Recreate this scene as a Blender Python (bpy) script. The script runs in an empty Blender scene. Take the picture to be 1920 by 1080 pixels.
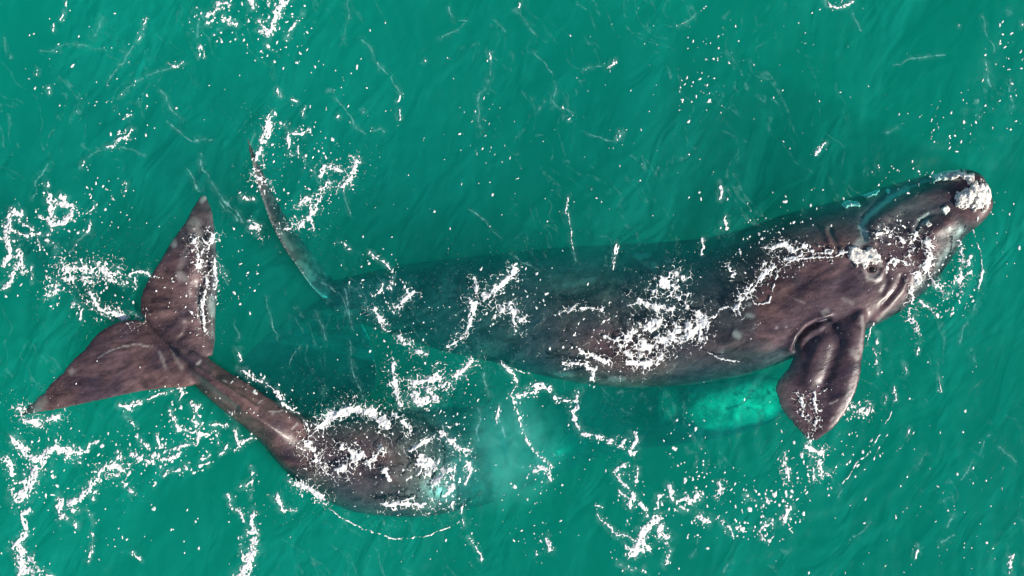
import bpy, bmesh, math
import numpy as np
from mathutils import Vector
from mathutils.bvhtree import BVHTree

# ------------------------------------------------------------------ camera, sky, sun, exposure
scene = bpy.context.scene
COL = scene.collection
S = 22.0 / 1920.0            # metres per photograph pixel at the water line
CAM_H = 45.0                 # drone height in metres
cam_data = bpy.data.cameras.new("drone_camera")
cam = bpy.data.objects.new("drone_camera", cam_data)
COL.objects.link(cam)
cam.location = (0, 0, CAM_H)
cam.rotation_euler = (0, 0, 0)
cam_data.sensor_width = 36.0
cam_data.lens = 36.0 * CAM_H / 22.0
cam_data.clip_start = 0.5
cam_data.clip_end = 3000.0
scene.camera = cam

SUN_EL = math.radians(32.0)
SUN_DIR_XY = Vector((0.84, -0.54)).normalized()       # towards the sun, lower right of the picture
to_sun = Vector((SUN_DIR_XY.x * math.cos(SUN_EL), SUN_DIR_XY.y * math.cos(SUN_EL), math.sin(SUN_EL)))
world = bpy.data.worlds.new("World")
scene.world = world
world.use_nodes = True
wn = world.node_tree
wn.nodes.clear()
w_out = wn.nodes.new("ShaderNodeOutputWorld")
w_bg = wn.nodes.new("ShaderNodeBackground")
w_sky = wn.nodes.new("ShaderNodeTexSky")
w_sky.sky_type = 'NISHITA'
w_sky.sun_disc = False
w_sky.sun_elevation = SUN_EL
w_sky.sun_rotation = math.atan2(to_sun.x, to_sun.y)
w_bg.inputs["Strength"].default_value = 0.085
wn.links.new(w_sky.outputs[0], w_bg.inputs[0])
wn.links.new(w_bg.outputs[0], w_out.inputs[0])

sun_data = bpy.data.lights.new("sun", 'SUN')
sun_data.energy = 5.0
sun_data.angle = math.radians(0.53)
sun_data.color = (1.0, 0.93, 0.82)
sun = bpy.data.objects.new("sun", sun_data)
COL.objects.link(sun)
sun.rotation_euler = to_sun.to_track_quat('Z', 'Y').to_euler()
sun.location = to_sun * 60

vs = scene.view_settings
vs.view_transform = 'Standard'
vs.look = 'None'
vs.exposure = 0.52
vs.gamma = 1.0
vs.use_curve_mapping = False
cy = scene.cycles
cy.use_denoising = True
cy.max_bounces = 8
cy.volume_bounces = 1
cy.transparent_max_bounces = 16
cy.caustics_reflective = False
cy.caustics_refractive = False
cy.sample_clamp_indirect = 4.0

rng = np.random.default_rng(11)

# ------------------------------------------------------------------ helpers
def px2w(px, py, z=0.0):
    k = S * (CAM_H - z) / CAM_H
    return (px - 960.0) * k, (540.0 - py) * k

def _hash(ix, iy, seed):
    h = (ix.astype(np.int64) * 374761393 + iy.astype(np.int64) * 668265263 + seed * 982451653) & 0xFFFFFFFF
    h = ((h ^ (h >> 13)) * 1274126177) & 0xFFFFFFFF
    return ((h ^ (h >> 16)) & 0xFFFF) / 65535.0

def vnoise(x, y, seed=0):
    ix = np.floor(x); iy = np.floor(y)
    fx = x - ix; fy = y - iy
    fx = fx * fx * fx * (fx * (fx * 6 - 15) + 10)
    fy = fy * fy * fy * (fy * (fy * 6 - 15) + 10)
    a = _hash(ix, iy, seed); b = _hash(ix + 1, iy, seed)
    c = _hash(ix, iy + 1, seed); d = _hash(ix + 1, iy + 1, seed)
    return (a + (b - a) * fx) * (1 - fy) + (c + (d - c) * fx) * fy

def fbm(x, y, seed=0, octaves=3, gain=0.5):
    s = 0.0; a = 1.0; t = 0.0
    for o in range(octaves):
        s = s + a * vnoise(x * 2 ** o + 17.3 * o, y * 2 ** o + 9.1 * o, seed + o)
        t += a; a *= gain
    return s / t

def worley(x, y, cell, seed):
    gx_ = x / cell; gy_ = y / cell
    ix = np.floor(gx_); iy = np.floor(gy_)
    f1 = np.full(x.shape, 9.0); f2 = np.full(x.shape, 9.0)
    for dx in (-1, 0, 1):
        for dy in (-1, 0, 1):
            cx_ = ix + dx; cy_ = iy + dy
            d_ = np.hypot(gx_ - cx_ - _hash(cx_, cy_, seed), gy_ - cy_ - _hash(cx_, cy_, seed + 50))
            f2 = np.minimum(f2, np.maximum(f1, d_)); f1 = np.minimum(f1, d_)
    return f1, f2

def link_mesh(name, verts, faces=None, tris=None, parent=None, mat=None, smooth=True):
    me = bpy.data.meshes.new(name)
    if tris is not None:
        v = np.asarray(verts, dtype=np.float32); t = np.asarray(tris, dtype=np.int32)
        n = t.shape[1]
        me.vertices.add(len(v)); me.vertices.foreach_set("co", v.ravel())
        me.loops.add(t.size); me.loops.foreach_set("vertex_index", t.ravel())
        me.polygons.add(len(t))
        me.polygons.foreach_set("loop_start", np.arange(0, t.size, n, dtype=np.int32))
        me.update(calc_edges=True)
    else:
        me.from_pydata([tuple(q) for q in verts], [], faces)
        me.update()
    me.validate()
    if smooth:
        me.polygons.foreach_set("use_smooth", np.ones(len(me.polygons), dtype=bool))
    if mat: me.materials.append(mat)
    o = bpy.data.objects.new(name, me)
    COL.objects.link(o)
    if parent is not None: o.parent = parent
    return o

def tag(o, label=None, category=None, kind=None, group=None):
    if label: o["label"] = label
    if category: o["category"] = category
    if kind: o["kind"] = kind
    if group: o["group"] = group
    return o

def new_mat(name):
    m = bpy.data.materials.new(name); m.use_nodes = True
    nt = m.node_tree; nt.nodes.clear()
    out = nt.nodes.new("ShaderNodeOutputMaterial")
    return m, nt, out

def nd(nt, kind, **kw):
    n = nt.nodes.new(kind)
    for k, v in kw.items():
        if hasattr(n, k): setattr(n, k, v)
        else: n.inputs[k].default_value = v
    return n

# ------------------------------------------------------------------ the sea: height field
_wr = np.random.default_rng(5)
WAVES = []
for i in range(46):
    lam = 0.32 * (7.0 / 0.32) ** _wr.random()
    ang = math.radians(200) + _wr.normal(0, 0.75)       # most crests run up-right in the picture
    amp = 0.0060 * lam ** 0.85 * _wr.uniform(0.5, 1.2)
    WAVES.append((2 * math.pi / lam * math.cos(ang), 2 * math.pi / lam * math.sin(ang), amp, _wr.uniform(0, 6.28)))
# (px, py, wavelength m, amplitude m, reach m, ring radius m): rings spreading from flipper, snout and flukes
RINGS = [(1530, 800, 0.42, 0.016, 1.2, 1.7), (1735, 500, 0.30, 0.018, 0.7, 0.8), (60, 780, 0.4, 0.012, 1.0, 0.7),
         (690, 815, 0.32, 0.020, 0.7, 0.5), (790, 865, 0.26, 0.022, 0.6, 0.35), (740, 930, 0.5, 0.012, 1.4, 0.8),
         (960, 590, 0.4, 0.016, 1.0, 0.6), (385, 380, 0.35, 0.01, 0.8, 0.4)]

def sea(x, y):
    x = np.asarray(x, dtype=np.float64); y = np.asarray(y, dtype=np.float64)
    wx = x + 0.55 * (vnoise(x * 0.45, y * 0.45, 71) - 0.5); wy = y + 0.55 * (vnoise(x * 0.45 + 9, y * 0.45, 72) - 0.5)
    h = np.zeros_like(x)
    for kx, ky, a, p in WAVES:
        h += a * np.sin(kx * wx + ky * wy + p)
    gust = 0.45 + 1.1 * vnoise(x * 0.33 + 3, y * 0.33, 73)
    h *= gust
    for px, py, lam, a, reach, r0 in RINGS:
        cx, cyy = px2w(px, py)
        dx = x - cx; dy = y - cyy
        r = np.sqrt(dx * dx + dy * dy)
        th = np.arctan2(dy, dx)
        h += a * np.sin(2 * math.pi * r / lam + 1.3 * np.sin(2 * th + px)) * np.exp(-((r - r0) / reach) ** 2)
    # churned water over the whales
    for px, py, rx, ry, a in ((730, 860, 170, 95, 0.045), (1150, 600, 260, 95, 0.032), (1730, 500, 70, 70, 0.03), (800, 720, 120, 80, 0.03)):
        cx, cyy = px2w(px, py)
        g = np.exp(-((x - cx) / (rx * S)) ** 2 - ((y - cyy) / (ry * S)) ** 2)
        h += a * g * (2 * np.abs(2 * fbm(x * 2.6, y * 2.6, 75, 3) - 1) - 0.5)
    return h

# ------------------------------------------------------------------ water body
def stretch(lo, hi, step, far):
    c = list(np.arange(lo, hi + step * 0.5, step))
    l = []; d = step; v = lo
    while v > -far: d *= 1.22; v -= d; l.append(v)
    r = []; d = step; v = c[-1]
    while v < far: d *= 1.22; v += d; r.append(v)
    return np.array(l[::-1] + c + r)

gx = stretch(-11.8, 11.8, 0.032, 420.0)
gy = stretch(-6.9, 6.9, 0.032, 420.0)
NX, NY = len(gx), len(gy)
X, Y = np.meshgrid(gx, gy)
Z = sea(X, Y)
top = np.stack([X.ravel(), Y.ravel(), Z.ravel()], 1)
idx = np.arange(NX * NY).reshape(NY, NX)
quads = np.stack([idx[:-1, :-1].ravel(), idx[:-1, 1:].ravel(), idx[1:, 1:].ravel(), idx[1:, :-1].ravel()], 1)
WATER_BOTTOM = -38.0
rim = np.concatenate([idx[0, :], idx[1:, -1], idx[-1, -2::-1], idx[-2:0:-1, 0]])
low = top[rim].copy(); low[:, 2] = WATER_BOTTOM
lo_id = NX * NY + np.arange(len(rim))
side = np.stack([np.roll(rim, -1), rim, lo_id, np.roll(lo_id, -1)], 1)
cen = np.array([[0, 0, WATER_BOTTOM]]); cid = NX * NY + len(rim)
bot = np.stack([np.roll(lo_id, -1), lo_id, np.full(len(rim), cid), np.full(len(rim), cid)], 1)

wm, nt, out = new_mat("sea_water")
geo = nd(nt, "ShaderNodeNewGeometry")
tc = nd(nt, "ShaderNodeTexCoord")
n1 = nd(nt, "ShaderNodeTexNoise"); n1.inputs["Scale"].default_value = 4.5; n1.inputs["Detail"].default_value = 2.0; n1.inputs["Roughness"].default_value = 0.5; n1.inputs["Distortion"].default_value = 0.6
mp = nd(nt, "ShaderNodeMapping", vector_type='TEXTURE'); mp.inputs["Rotation"].default_value = (0, 0, math.radians(58)); mp.inputs["Scale"].default_value = (1.5, 0.75, 1)
nt.links.new(tc.outputs["Object"], mp.inputs["Vector"]); nt.links.new(mp.outputs[0], n1.inputs["Vector"])
n2 = nd(nt, "ShaderNodeTexNoise"); n2.inputs["Scale"].default_value = 0.55; n2.inputs["Detail"].default_value = 2.0
nt.links.new(tc.outputs["Object"], n2.inputs["Vector"])
gr = nd(nt, "ShaderNodeMapRange"); gr.inputs["From Min"].default_value = 0.35; gr.inputs["From Max"].default_value = 0.7; gr.inputs["To Min"].default_value = 0.35; gr.inputs["To Max"].default_value = 1.0
nt.links.new(n2.outputs[0], gr.inputs[0])
bump = nd(nt, "ShaderNodeBump")
cha = nd(nt, "ShaderNodeAttribute", attribute_name="churn")
chm = nd(nt, "ShaderNodeMath", operation='MULTIPLY_ADD'); nt.links.new(cha.outputs["Fac"], chm.inputs[0]); chm.inputs[1].default_value = 0.11; chm.inputs[2].default_value = 0.036
nt.links.new(chm.outputs[0], bump.inputs["Distance"])
nt.links.new(n1.outputs[0], bump.inputs["Height"]); nt.links.new(gr.outputs[0], bump.inputs["Strength"])
# reflectance of the water surface, the same for light going in and coming out (Schlick)
dot = nd(nt, "ShaderNodeVectorMath", operation='DOT_PRODUCT'); nt.links.new(bump.outputs[0], dot.inputs[0]); nt.links.new(geo.outputs["Incoming"], dot.inputs[1])
ab = nd(nt, "ShaderNodeMath", operation='ABSOLUTE'); nt.links.new(dot.outputs["Value"], ab.inputs[0])
om = nd(nt, "ShaderNodeMath", operation='SUBTRACT', use_clamp=True); om.inputs[0].default_value = 1.0; nt.links.new(ab.outputs[0], om.inputs[1])
pw = nd(nt, "ShaderNodeMath", operation='POWER'); nt.links.new(om.outputs[0], pw.inputs[0]); pw.inputs[1].default_value = 5.0
fres = nd(nt, "ShaderNodeMath", operation='MULTIPLY_ADD'); nt.links.new(pw.outputs[0], fres.inputs[0]); fres.inputs[1].default_value = 0.98; fres.inputs[2].default_value = 0.02
glo = nd(nt, "ShaderNodeBsdfGlossy"); glo.inputs["Roughness"].default_value = 0.035
nt.links.new(bump.outputs[0], glo.inputs["Normal"])
tra = nd(nt, "ShaderNodeBsdfTransparent")
mix = nd(nt, "ShaderNodeMixShader")
nt.links.new(fres.outputs[0], mix.inputs[0]); nt.links.new(tra.outputs[0], mix.inputs[1]); nt.links.new(glo.outputs[0], mix.inputs[2])
# bubble film drawn out by the swell, its diffuse teal also imitating upwelling light
mpf = nd(nt, "ShaderNodeMapping", vector_type='TEXTURE'); mpf.inputs["Rotation"].default_value = (0, 0, math.radians(66)); mpf.inputs["Scale"].default_value = (1.9, 0.7, 1)
n3 = nd(nt, "ShaderNodeTexNoise"); n3.inputs["Scale"].default_value = 1.6; n3.inputs["Detail"].default_value = 9.0; n3.inputs["Roughness"].default_value = 0.68; n3.inputs["Distortion"].default_value = 1.6
nt.links.new(tc.outputs["Object"], mpf.inputs[0]); nt.links.new(mpf.outputs[0], n3.inputs["Vector"])
fr3 = nd(nt, "ShaderNodeMapRange"); fr3.inputs["From Min"].default_value = 0.50; fr3.inputs["From Max"].default_value = 0.80; fr3.inputs["To Max"].default_value = 0.05
nt.links.new(n3.outputs[0], fr3.inputs[0])
n4 = nd(nt, "ShaderNodeTexNoise"); n4.inputs["Scale"].default_value = 0.32; n4.inputs["Detail"].default_value = 5.0; n4.inputs["Distortion"].default_value = 1.0
nt.links.new(mpf.outputs[0], n4.inputs["Vector"])
fr4 = nd(nt, "ShaderNodeMapRange"); fr4.inputs["From Min"].default_value = 0.36; fr4.inputs["From Max"].default_value = 0.66; fr4.inputs["To Min"].default_value = 0.004; fr4.inputs["To Max"].default_value = 0.075
nt.links.new(n4.outputs[0], fr4.inputs[0])
fad0 = nd(nt, "ShaderNodeMath", operation='ADD'); nt.links.new(fr3.outputs[0], fad0.inputs[0]); nt.links.new(fr4.outputs[0], fad0.inputs[1])
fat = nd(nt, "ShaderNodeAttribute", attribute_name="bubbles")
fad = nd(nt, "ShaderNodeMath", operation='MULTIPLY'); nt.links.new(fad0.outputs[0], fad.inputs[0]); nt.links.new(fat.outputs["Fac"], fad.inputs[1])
bumpf = nd(nt, "ShaderNodeBump"); bumpf.inputs["Distance"].default_value = 0.36; bumpf.inputs["Strength"].default_value = 1.0
n5 = nd(nt, "ShaderNodeTexNoise"); n5.inputs["Scale"].default_value = 1.1; n5.inputs["Detail"].default_value = 2.5; n5.inputs["Roughness"].default_value = 0.5; n5.inputs["Distortion"].default_value = 0.7
nt.links.new(mp.outputs[0], n5.inputs["Vector"]); nt.links.new(n5.outputs[0], bumpf.inputs["Height"])
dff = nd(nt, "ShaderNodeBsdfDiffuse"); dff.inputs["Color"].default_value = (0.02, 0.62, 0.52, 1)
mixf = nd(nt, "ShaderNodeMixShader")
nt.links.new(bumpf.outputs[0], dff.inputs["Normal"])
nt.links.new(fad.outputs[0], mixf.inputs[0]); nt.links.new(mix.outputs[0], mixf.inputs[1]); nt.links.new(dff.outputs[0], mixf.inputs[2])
nt.links.new(mixf.outputs[0], out.inputs["Surface"])
SIG_S = (0.002, 0.072, 0.068)
SIG_A = (1.30, 0.049, 0.084)
d = max(SIG_S); vsn = nd(nt, "ShaderNodeVolumeScatter"); vsn.inputs["Color"].default_value = (*[c / d for c in SIG_S], 1); vsn.inputs["Density"].default_value = d
vsn.inputs["Anisotropy"].default_value = -0.3
d = max(SIG_A) * 1.02; van = nd(nt, "ShaderNodeVolumeAbsorption"); van.inputs["Color"].default_value = (*[1 - c / d for c in SIG_A], 1); van.inputs["Density"].default_value = d
vad = nd(nt, "ShaderNodeAddShader")
nt.links.new(vsn.outputs[0], vad.inputs[0]); nt.links.new(van.outputs[0], vad.inputs[1])
nt.links.new(vad.outputs[0], out.inputs["Volume"])
wm.cycles.homogeneous_volume = True
water = link_mesh("sea_water", np.concatenate([top, low, cen]), tris=np.concatenate([quads, side]), mat=wm)
bm = bmesh.new(); bm.from_mesh(water.data); bm.verts.ensure_lookup_table()
bm.faces.new([bm.verts[i] for i in lo_id[::-1]])
bm.to_mesh(water.data); bm.free()
tag(water, kind="structure")

sm, nt, out = new_mat("sand")
p = nd(nt, "ShaderNodeBsdfPrincipled"); p.inputs["Roughness"].default_value = 0.9
nn = nd(nt, "ShaderNodeTexNoise"); nn.inputs["Scale"].default_value = 0.4
cr = nd(nt, "ShaderNodeValToRGB"); cr.color_ramp.elements[0].color = (0.2, 0.17, 0.12, 1); cr.color_ramp.elements[1].color = (0.36, 0.31, 0.22, 1)
nt.links.new(nn.outputs[0], cr.inputs[0]); nt.links.new(cr.outputs[0], p.inputs["Base Color"]); nt.links.new(p.outputs[0], out.inputs["Surface"])
n = 41
xs = np.linspace(-415, 415, n); XX, YY = np.meshgrid(xs, xs); ZZ = -34 + 1.2 * (fbm(XX * 0.05, YY * 0.05, 4) - 0.5)
ii = np.arange(n * n).reshape(n, n)
seabed = link_mesh("seabed", np.stack([XX.ravel(), YY.ravel(), ZZ.ravel()], 1), tris=np.stack([ii[:-1, :-1].ravel(), ii[:-1, 1:].ravel(), ii[1:, 1:].ravel(), ii[1:, :-1].ravel()], 1), mat=sm)
tag(seabed, kind="structure")

# ------------------------------------------------------------------ whale building
def catmull(rows, n):
    """rows: (k, m) control rows -> n smoothly interpolated rows (chord parameter)"""
    r = np.asarray(rows, dtype=float); k = len(r)
    dist = np.maximum(1e-3, np.linalg.norm(np.diff(r[:, :2], axis=0), axis=1)); u = np.concatenate([[0], np.cumsum(dist)])
    m = np.zeros_like(r)
    m[1:-1] = (r[2:] - r[:-2]) / (u[2:] - u[:-2])[:, None]
    m[0] = (r[1] - r[0]) / (u[1] - u[0]); m[-1] = (r[-1] - r[-2]) / (u[-1] - u[-2])
    t = np.linspace(0, u[-1], n); i = np.clip(np.searchsorted(u, t, side='right') - 1, 0, k - 2)
    h = (u[i + 1] - u[i]); s = ((t - u[i]) / h)[:, None]; h = h[:, None]
    return ((2 * s ** 3 - 3 * s ** 2 + 1) * r[i] + (s ** 3 - 2 * s ** 2 + s) * h * m[i]
            + (-2 * s ** 3 + 3 * s ** 2) * r[i + 1] + (s ** 3 - s ** 2) * h * m[i + 1])

def loft(rings):
    """rings (n, m, 3) -> closed tube verts, faces"""
    n, m, _ = rings.shape
    v = rings.reshape(-1, 3).tolist(); f = []
    for i in range(n - 1):
        for j in range(m):
            a = i * m + j; b = i * m + (j + 1) % m
            f.append((a, b, b + m, a + m))
    f.append(tuple(range(m - 1, -1, -1))); f.append(tuple(range((n - 1) * m, n * m)))
    return v, f

def sgnpow(v, e): return np.sign(v) * np.abs(v) ** e

def body_loft(stations, n=120, m=56):
    """station: top px x,y | bottom px x,y | z of the highest line | upper height | lower height | shear | exponent"""
    rows = catmull(stations, n)
    th = np.linspace(0, 2 * np.pi, m, endpoint=False)
    rings = np.zeros((n, m, 3))
    for i, (tx, ty, bx, by, zh, hu, hd, sh, ex) in enumerate(rows):
        zc = zh - hu
        k = (CAM_H - zc) / CAM_H * S
        ax, ay = (tx - 960) * k, (540 - ty) * k
        ux, uy = (bx - 960) * k, (540 - by) * k
        c, s_ = sgnpow(np.cos(th), 2 / ex), sgnpow(np.sin(th), 2 / ex)
        rings[i, :, 0] = (ax + ux) / 2 + (ux - ax) / 2 * c
        rings[i, :, 1] = (ay + uy) / 2 + (uy - ay) / 2 * c
        rings[i, :, 2] = zc + np.where(s_ > 0, hu, hd) * s_ + sh * c
    return loft(rings)

def blade_loft(stations, n=46, m=28):
    """station: leading px x,y | trailing px x,y | z lead | z trail | thickness | camber"""
    rows = catmull(stations, n)
    th = np.linspace(0, 2 * np.pi, m, endpoint=False)
    rings = np.zeros((n, m, 3))
    for i, (lx, ly, tx, ty, zl, zt, tk, cam_) in enumerate(rows):
        u = (1 - np.cos(th)) / 2
        prof = sgnpow(np.sin(th), 0.75) * (1.1 - 0.45 * u)
        k = S * (CAM_H - (zl + zt) / 2) / CAM_H
        rings[i, :, 0] = ((lx + (tx - lx) * u) - 960) * k
        rings[i, :, 1] = (540 - (ly + (ty - ly) * u)) * k
        rings[i, :, 2] = zl + (zt - zl) * u + prof * tk * 0.5 + cam_ * 4 * u * (1 - u)
    return loft(rings)

def fused(name, pieces, voxel, smooth_iter=6):
    v = []; f = []
    for pv, pf in pieces:
        o = len(v); v += pv; f += [tuple(q + o for q in face) for face in pf]
    me = bpy.data.meshes.new(name + "_rough"); me.from_pydata(v, [], f); me.update()
    bm = bmesh.new(); bm.from_mesh(me); bmesh.ops.recalc_face_normals(bm, faces=bm.faces); bm.to_mesh(me); bm.free()
    ob = bpy.data.objects.new(name + "_rough", me); COL.objects.link(ob)
    md = ob.modifiers.new("r", 'REMESH'); md.mode = 'VOXEL'; md.voxel_size = voxel; md.use_smooth_shade = True
    sm_ = ob.modifiers.new("s", 'SMOOTH'); sm_.factor = 0.5; sm_.iterations = smooth_iter
    dg = bpy.context.evaluated_depsgraph_get()
    res = bpy.data.meshes.new_from_object(ob.evaluated_get(dg))
    bpy.data.objects.remove(ob); bpy.data.meshes.remove(me)
    res.name = name
    return res

def seg_dist(qx, qy, pts):
    best = np.full(qx.shape, 1e9)
    pts = list(pts)
    if len(pts) == 1: return np.hypot(qx - pts[0][0], qy - pts[0][1])
    for (x0, y0), (x1, y1) in zip(pts[:-1], pts[1:]):
        dx, dy = x1 - x0, y1 - y0; L = dx * dx + dy * dy + 1e-9
        t = np.clip(((qx - x0) * dx + (qy - y0) * dy) / L, 0, 1)
        best = np.minimum(best, np.hypot(qx - x0 - t * dx, qy - y0 - t * dy))
    return best

def P(s): return [tuple(float(c) for c in q.split(',')) for q in s.split()]

def sculpt(me, creases, pales, whites=()):
    nv = len(me.vertices)
    co = np.zeros(nv * 3, np.float32); me.vertices.foreach_get("co", co); co = co.reshape(-1, 3).astype(float)
    no = np.zeros(nv * 3, np.float32); me.vertices.foreach_get("normal", no); no = no.reshape(-1, 3).astype(float)
    k = S * (CAM_H - co[:, 2]) / CAM_H
    qx = co[:, 0] / k + 960; qy = 540 - co[:, 1] / k
    up = np.clip(no[:, 2] * 2.0, 0, 1)
    disp = np.zeros(nv)
    for pts, w, h in creases:
        pts = P(pts); xs = [a for a, _ in pts]; ys = [b for _, b in pts]
        sel = np.where((qx > min(xs) - 3 * w) & (qx < max(xs) + 3 * w) & (qy > min(ys) - 3 * w) & (qy < max(ys) + 3 * w))[0]
        d_ = seg_dist(qx[sel], qy[sel], pts)
        disp[sel] += h * np.exp(-(d_ / w) ** 2) * up[sel]
    disp += 0.014 * (fbm(qx / 26, qy / 26, 31, 3) - 0.5) + 0.03 * (fbm(qx / 90, qy / 90, 33, 2) - 0.5)
    co += no * disp[:, None]
    me.vertices.foreach_set("co", co.astype(np.float32).ravel())
    pale = np.zeros(nv)
    for pts, w, a in pales:
        pts = P(pts)
        wob = 0.55 + 0.9 * fbm(qx / 6, qy / 6, 41, 3)
        d_ = seg_dist(qx + 5 * (fbm(qx / 9, qy / 9, 43) - .5), qy + 5 * (fbm(qx / 9, qy / 9, 44) - .5), pts)
        pale = np.maximum(pale, a * np.clip(1.5 - 1.5 * d_ / (w * wob), 0, 1) * up)
    at = me.attributes.new("pale", 'FLOAT', 'POINT'); at.data.foreach_set("value", pale.astype(np.float32))
    white = np.zeros(nv)
    for pts, w, a in whites:
        d_ = seg_dist(qx + 14 * (fbm(qx / 18, qy / 18, 45) - .5), qy + 14 * (fbm(qx / 18, qy / 18, 46) - .5), P(pts))
        white = np.maximum(white, a * np.clip(1.35 - 1.35 * d_ / w, 0, 1) * (up > 0.1))
    at = me.attributes.new("white_patch", 'FLOAT', 'POINT'); at.data.foreach_set("value", white.astype(np.float32))
    me.update()

# skin
skin, nt, out = new_mat("whale_skin")
tc = nd(nt, "ShaderNodeTexCoord")
a = nd(nt, "ShaderNodeTexNoise"); a.inputs["Scale"].default_value = 1.1; a.inputs["Detail"].default_value = 8; a.inputs["Roughness"].default_value = 0.62; a.inputs["Distortion"].default_value = 0.9
mp = nd(nt, "ShaderNodeMapping", vector_type='TEXTURE'); mp.inputs["Scale"].default_value = (1.5, 0.7, 1); mp.inputs["Rotation"].default_value = (0, 0, math.radians(16))
nt.links.new(tc.outputs["Object"], mp.inputs[0]); nt.links.new(mp.outputs[0], a.inputs["Vector"])
cr = nd(nt, "ShaderNodeValToRGB")
e = cr.color_ramp.elements; e[0].position = 0.34; e[0].color = (0.017, 0.011, 0.015, 1); e[1].position = 0.66; e[1].color = (0.150, 0.086, 0.080, 1)
nt.links.new(a.outputs[0], cr.inputs[0])
hue = nd(nt, "ShaderNodeTexNoise"); hue.inputs["Scale"].default_value = 0.42; hue.inputs["Detail"].default_value = 4; hue.inputs["Distortion"].default_value = 0.8
nt.links.new(tc.outputs["Object"], hue.inputs["Vector"])
hr = nd(nt, "ShaderNodeMapRange"); hr.inputs["From Min"].default_value = 0.40; hr.inputs["From Max"].default_value = 0.62; hr.inputs["To Max"].default_value = 0.5
nt.links.new(hue.outputs[0], hr.inputs[0])
m0 = nd(nt, "ShaderNodeMix", data_type='RGBA'); nt.links.new(hr.outputs[0], m0.inputs[0]); nt.links.new(cr.outputs[0], m0.inputs[6]); m0.inputs[7].default_value = (0.034, 0.028, 0.050, 1)
w3 = nd(nt, "ShaderNodeTexNoise"); w3.inputs["Scale"].default_value = 5.5; w3.inputs["Detail"].default_value = 11; w3.inputs["Roughness"].default_value = 0.74; w3.inputs["Distortion"].default_value = 0.5
nt.links.new(mp.outputs[0], w3.inputs["Vector"])
w4 = nd(nt, "ShaderNodeMapRange"); w4.inputs["From Min"].default_value = 0.32; w4.inputs["From Max"].default_value = 0.70; w4.inputs["To Min"].default_value = 0.42; w4.inputs["To Max"].default_value = 1.7
nt.links.new(w3.outputs[0], w4.inputs[0])
mw = nd(nt, "ShaderNodeMix", data_type='RGBA', blend_type='MULTIPLY'); mw.inputs[0].default_value = 1.0
nt.links.new(m0.outputs[2], mw.inputs[6]); nt.links.new(w4.outputs[0], mw.inputs[7])
b = nd(nt, "ShaderNodeTexNoise"); b.inputs["Scale"].default_value = 26; b.inputs["Detail"].default_value = 4
sc = nd(nt, "ShaderNodeMapRange"); sc.inputs["From Min"].default_value = 0.66; sc.inputs["From Max"].default_value = 0.74; sc.inputs["To Max"].default_value = 0.25
nt.links.new(tc.outputs["Object"], b.inputs["Vector"]); nt.links.new(b.outputs[0], sc.inputs[0])
pa = nd(nt, "ShaderNodeAttribute", attribute_name="pale")
mx = nd(nt, "ShaderNodeMath", operation='MAXIMUM'); nt.links.new(pa.outputs["Fac"], mx.inputs[0]); nt.links.new(sc.outputs[0], mx.inputs[1])
m1 = nd(nt, "ShaderNodeMix", data_type='RGBA'); nt.links.new(mx.outputs[0], m1.inputs[0]); nt.links.new(mw.outputs[2], m1.inputs[6]); m1.inputs[7].default_value = (0.42, 0.39, 0.37, 1)
wa = nd(nt, "ShaderNodeAttribute", attribute_name="white_patch")
m2 = nd(nt, "ShaderNodeMix", data_type='RGBA'); wm_ = nd(nt, "ShaderNodeTexNoise"); wm_.inputs["Scale"].default_value = 3.0; wm_.inputs["Detail"].default_value = 6; wm_.inputs["Distortion"].default_value = 1.2
wr_ = nd(nt, "ShaderNodeMapRange"); wr_.inputs["From Min"].default_value = 0.36; wr_.inputs["From Max"].default_value = 0.62; wr_.inputs["To Min"].default_value = 0.35
nt.links.new(tc.outputs["Object"], wm_.inputs["Vector"]); nt.links.new(wm_.outputs[0], wr_.inputs[0])
wx_ = nd(nt, "ShaderNodeMath", operation='MULTIPLY'); nt.links.new(wa.outputs["Fac"], wx_.inputs[0]); nt.links.new(wr_.outputs[0], wx_.inputs[1])
nt.links.new(wx_.outputs[0], m2.inputs[0]); nt.links.new(m1.outputs[2], m2.inputs[6]); m2.inputs[7].default_value = (0.80, 0.86, 0.60, 1)
p = nd(nt, "ShaderNodeBsdfPrincipled"); nt.links.new(m2.outputs[2], p.inputs["Base Color"])
p.inputs["IOR"].default_value = 1.42
p.inputs["Coat Weight"].default_value = 0.15; p.inputs["Coat Roughness"].default_value = 0.2; p.inputs["Coat IOR"].default_value = 1.33
rr = nd(nt, "ShaderNodeMapRange"); rr.inputs["To Min"].default_value = 0.22; rr.inputs["To Max"].default_value = 0.55
nt.links.new(a.outputs[0], rr.inputs[0]); nt.links.new(rr.outputs[0], p.inputs["Roughness"])
b2 = nd(nt, "ShaderNodeTexNoise"); b2.inputs["Scale"].default_value = 9; b2.inputs["Detail"].default_value = 6; b2.inputs["Roughness"].default_value = 0.6
mp2 = nd(nt, "ShaderNodeMapping", vector_type='TEXTURE'); mp2.inputs["Scale"].default_value = (1.5, 0.8, 1); mp2.inputs["Rotation"].default_value = (0, 0, math.radians(24))
nt.links.new(tc.outputs["Object"], mp2.inputs[0]); nt.links.new(mp2.outputs[0], b2.inputs["Vector"])
bp = nd(nt, "ShaderNodeBump"); bp.inputs["Strength"].default_value = 0.38; bp.inputs["Distance"].default_value = 0.03
nt.links.new(b2.outputs[0], bp.inputs["Height"]); nt.links.new(bp.outputs[0], p.inputs["Normal"])
nt.links.new(p.outputs[0], out.inputs["Surface"])

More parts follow.
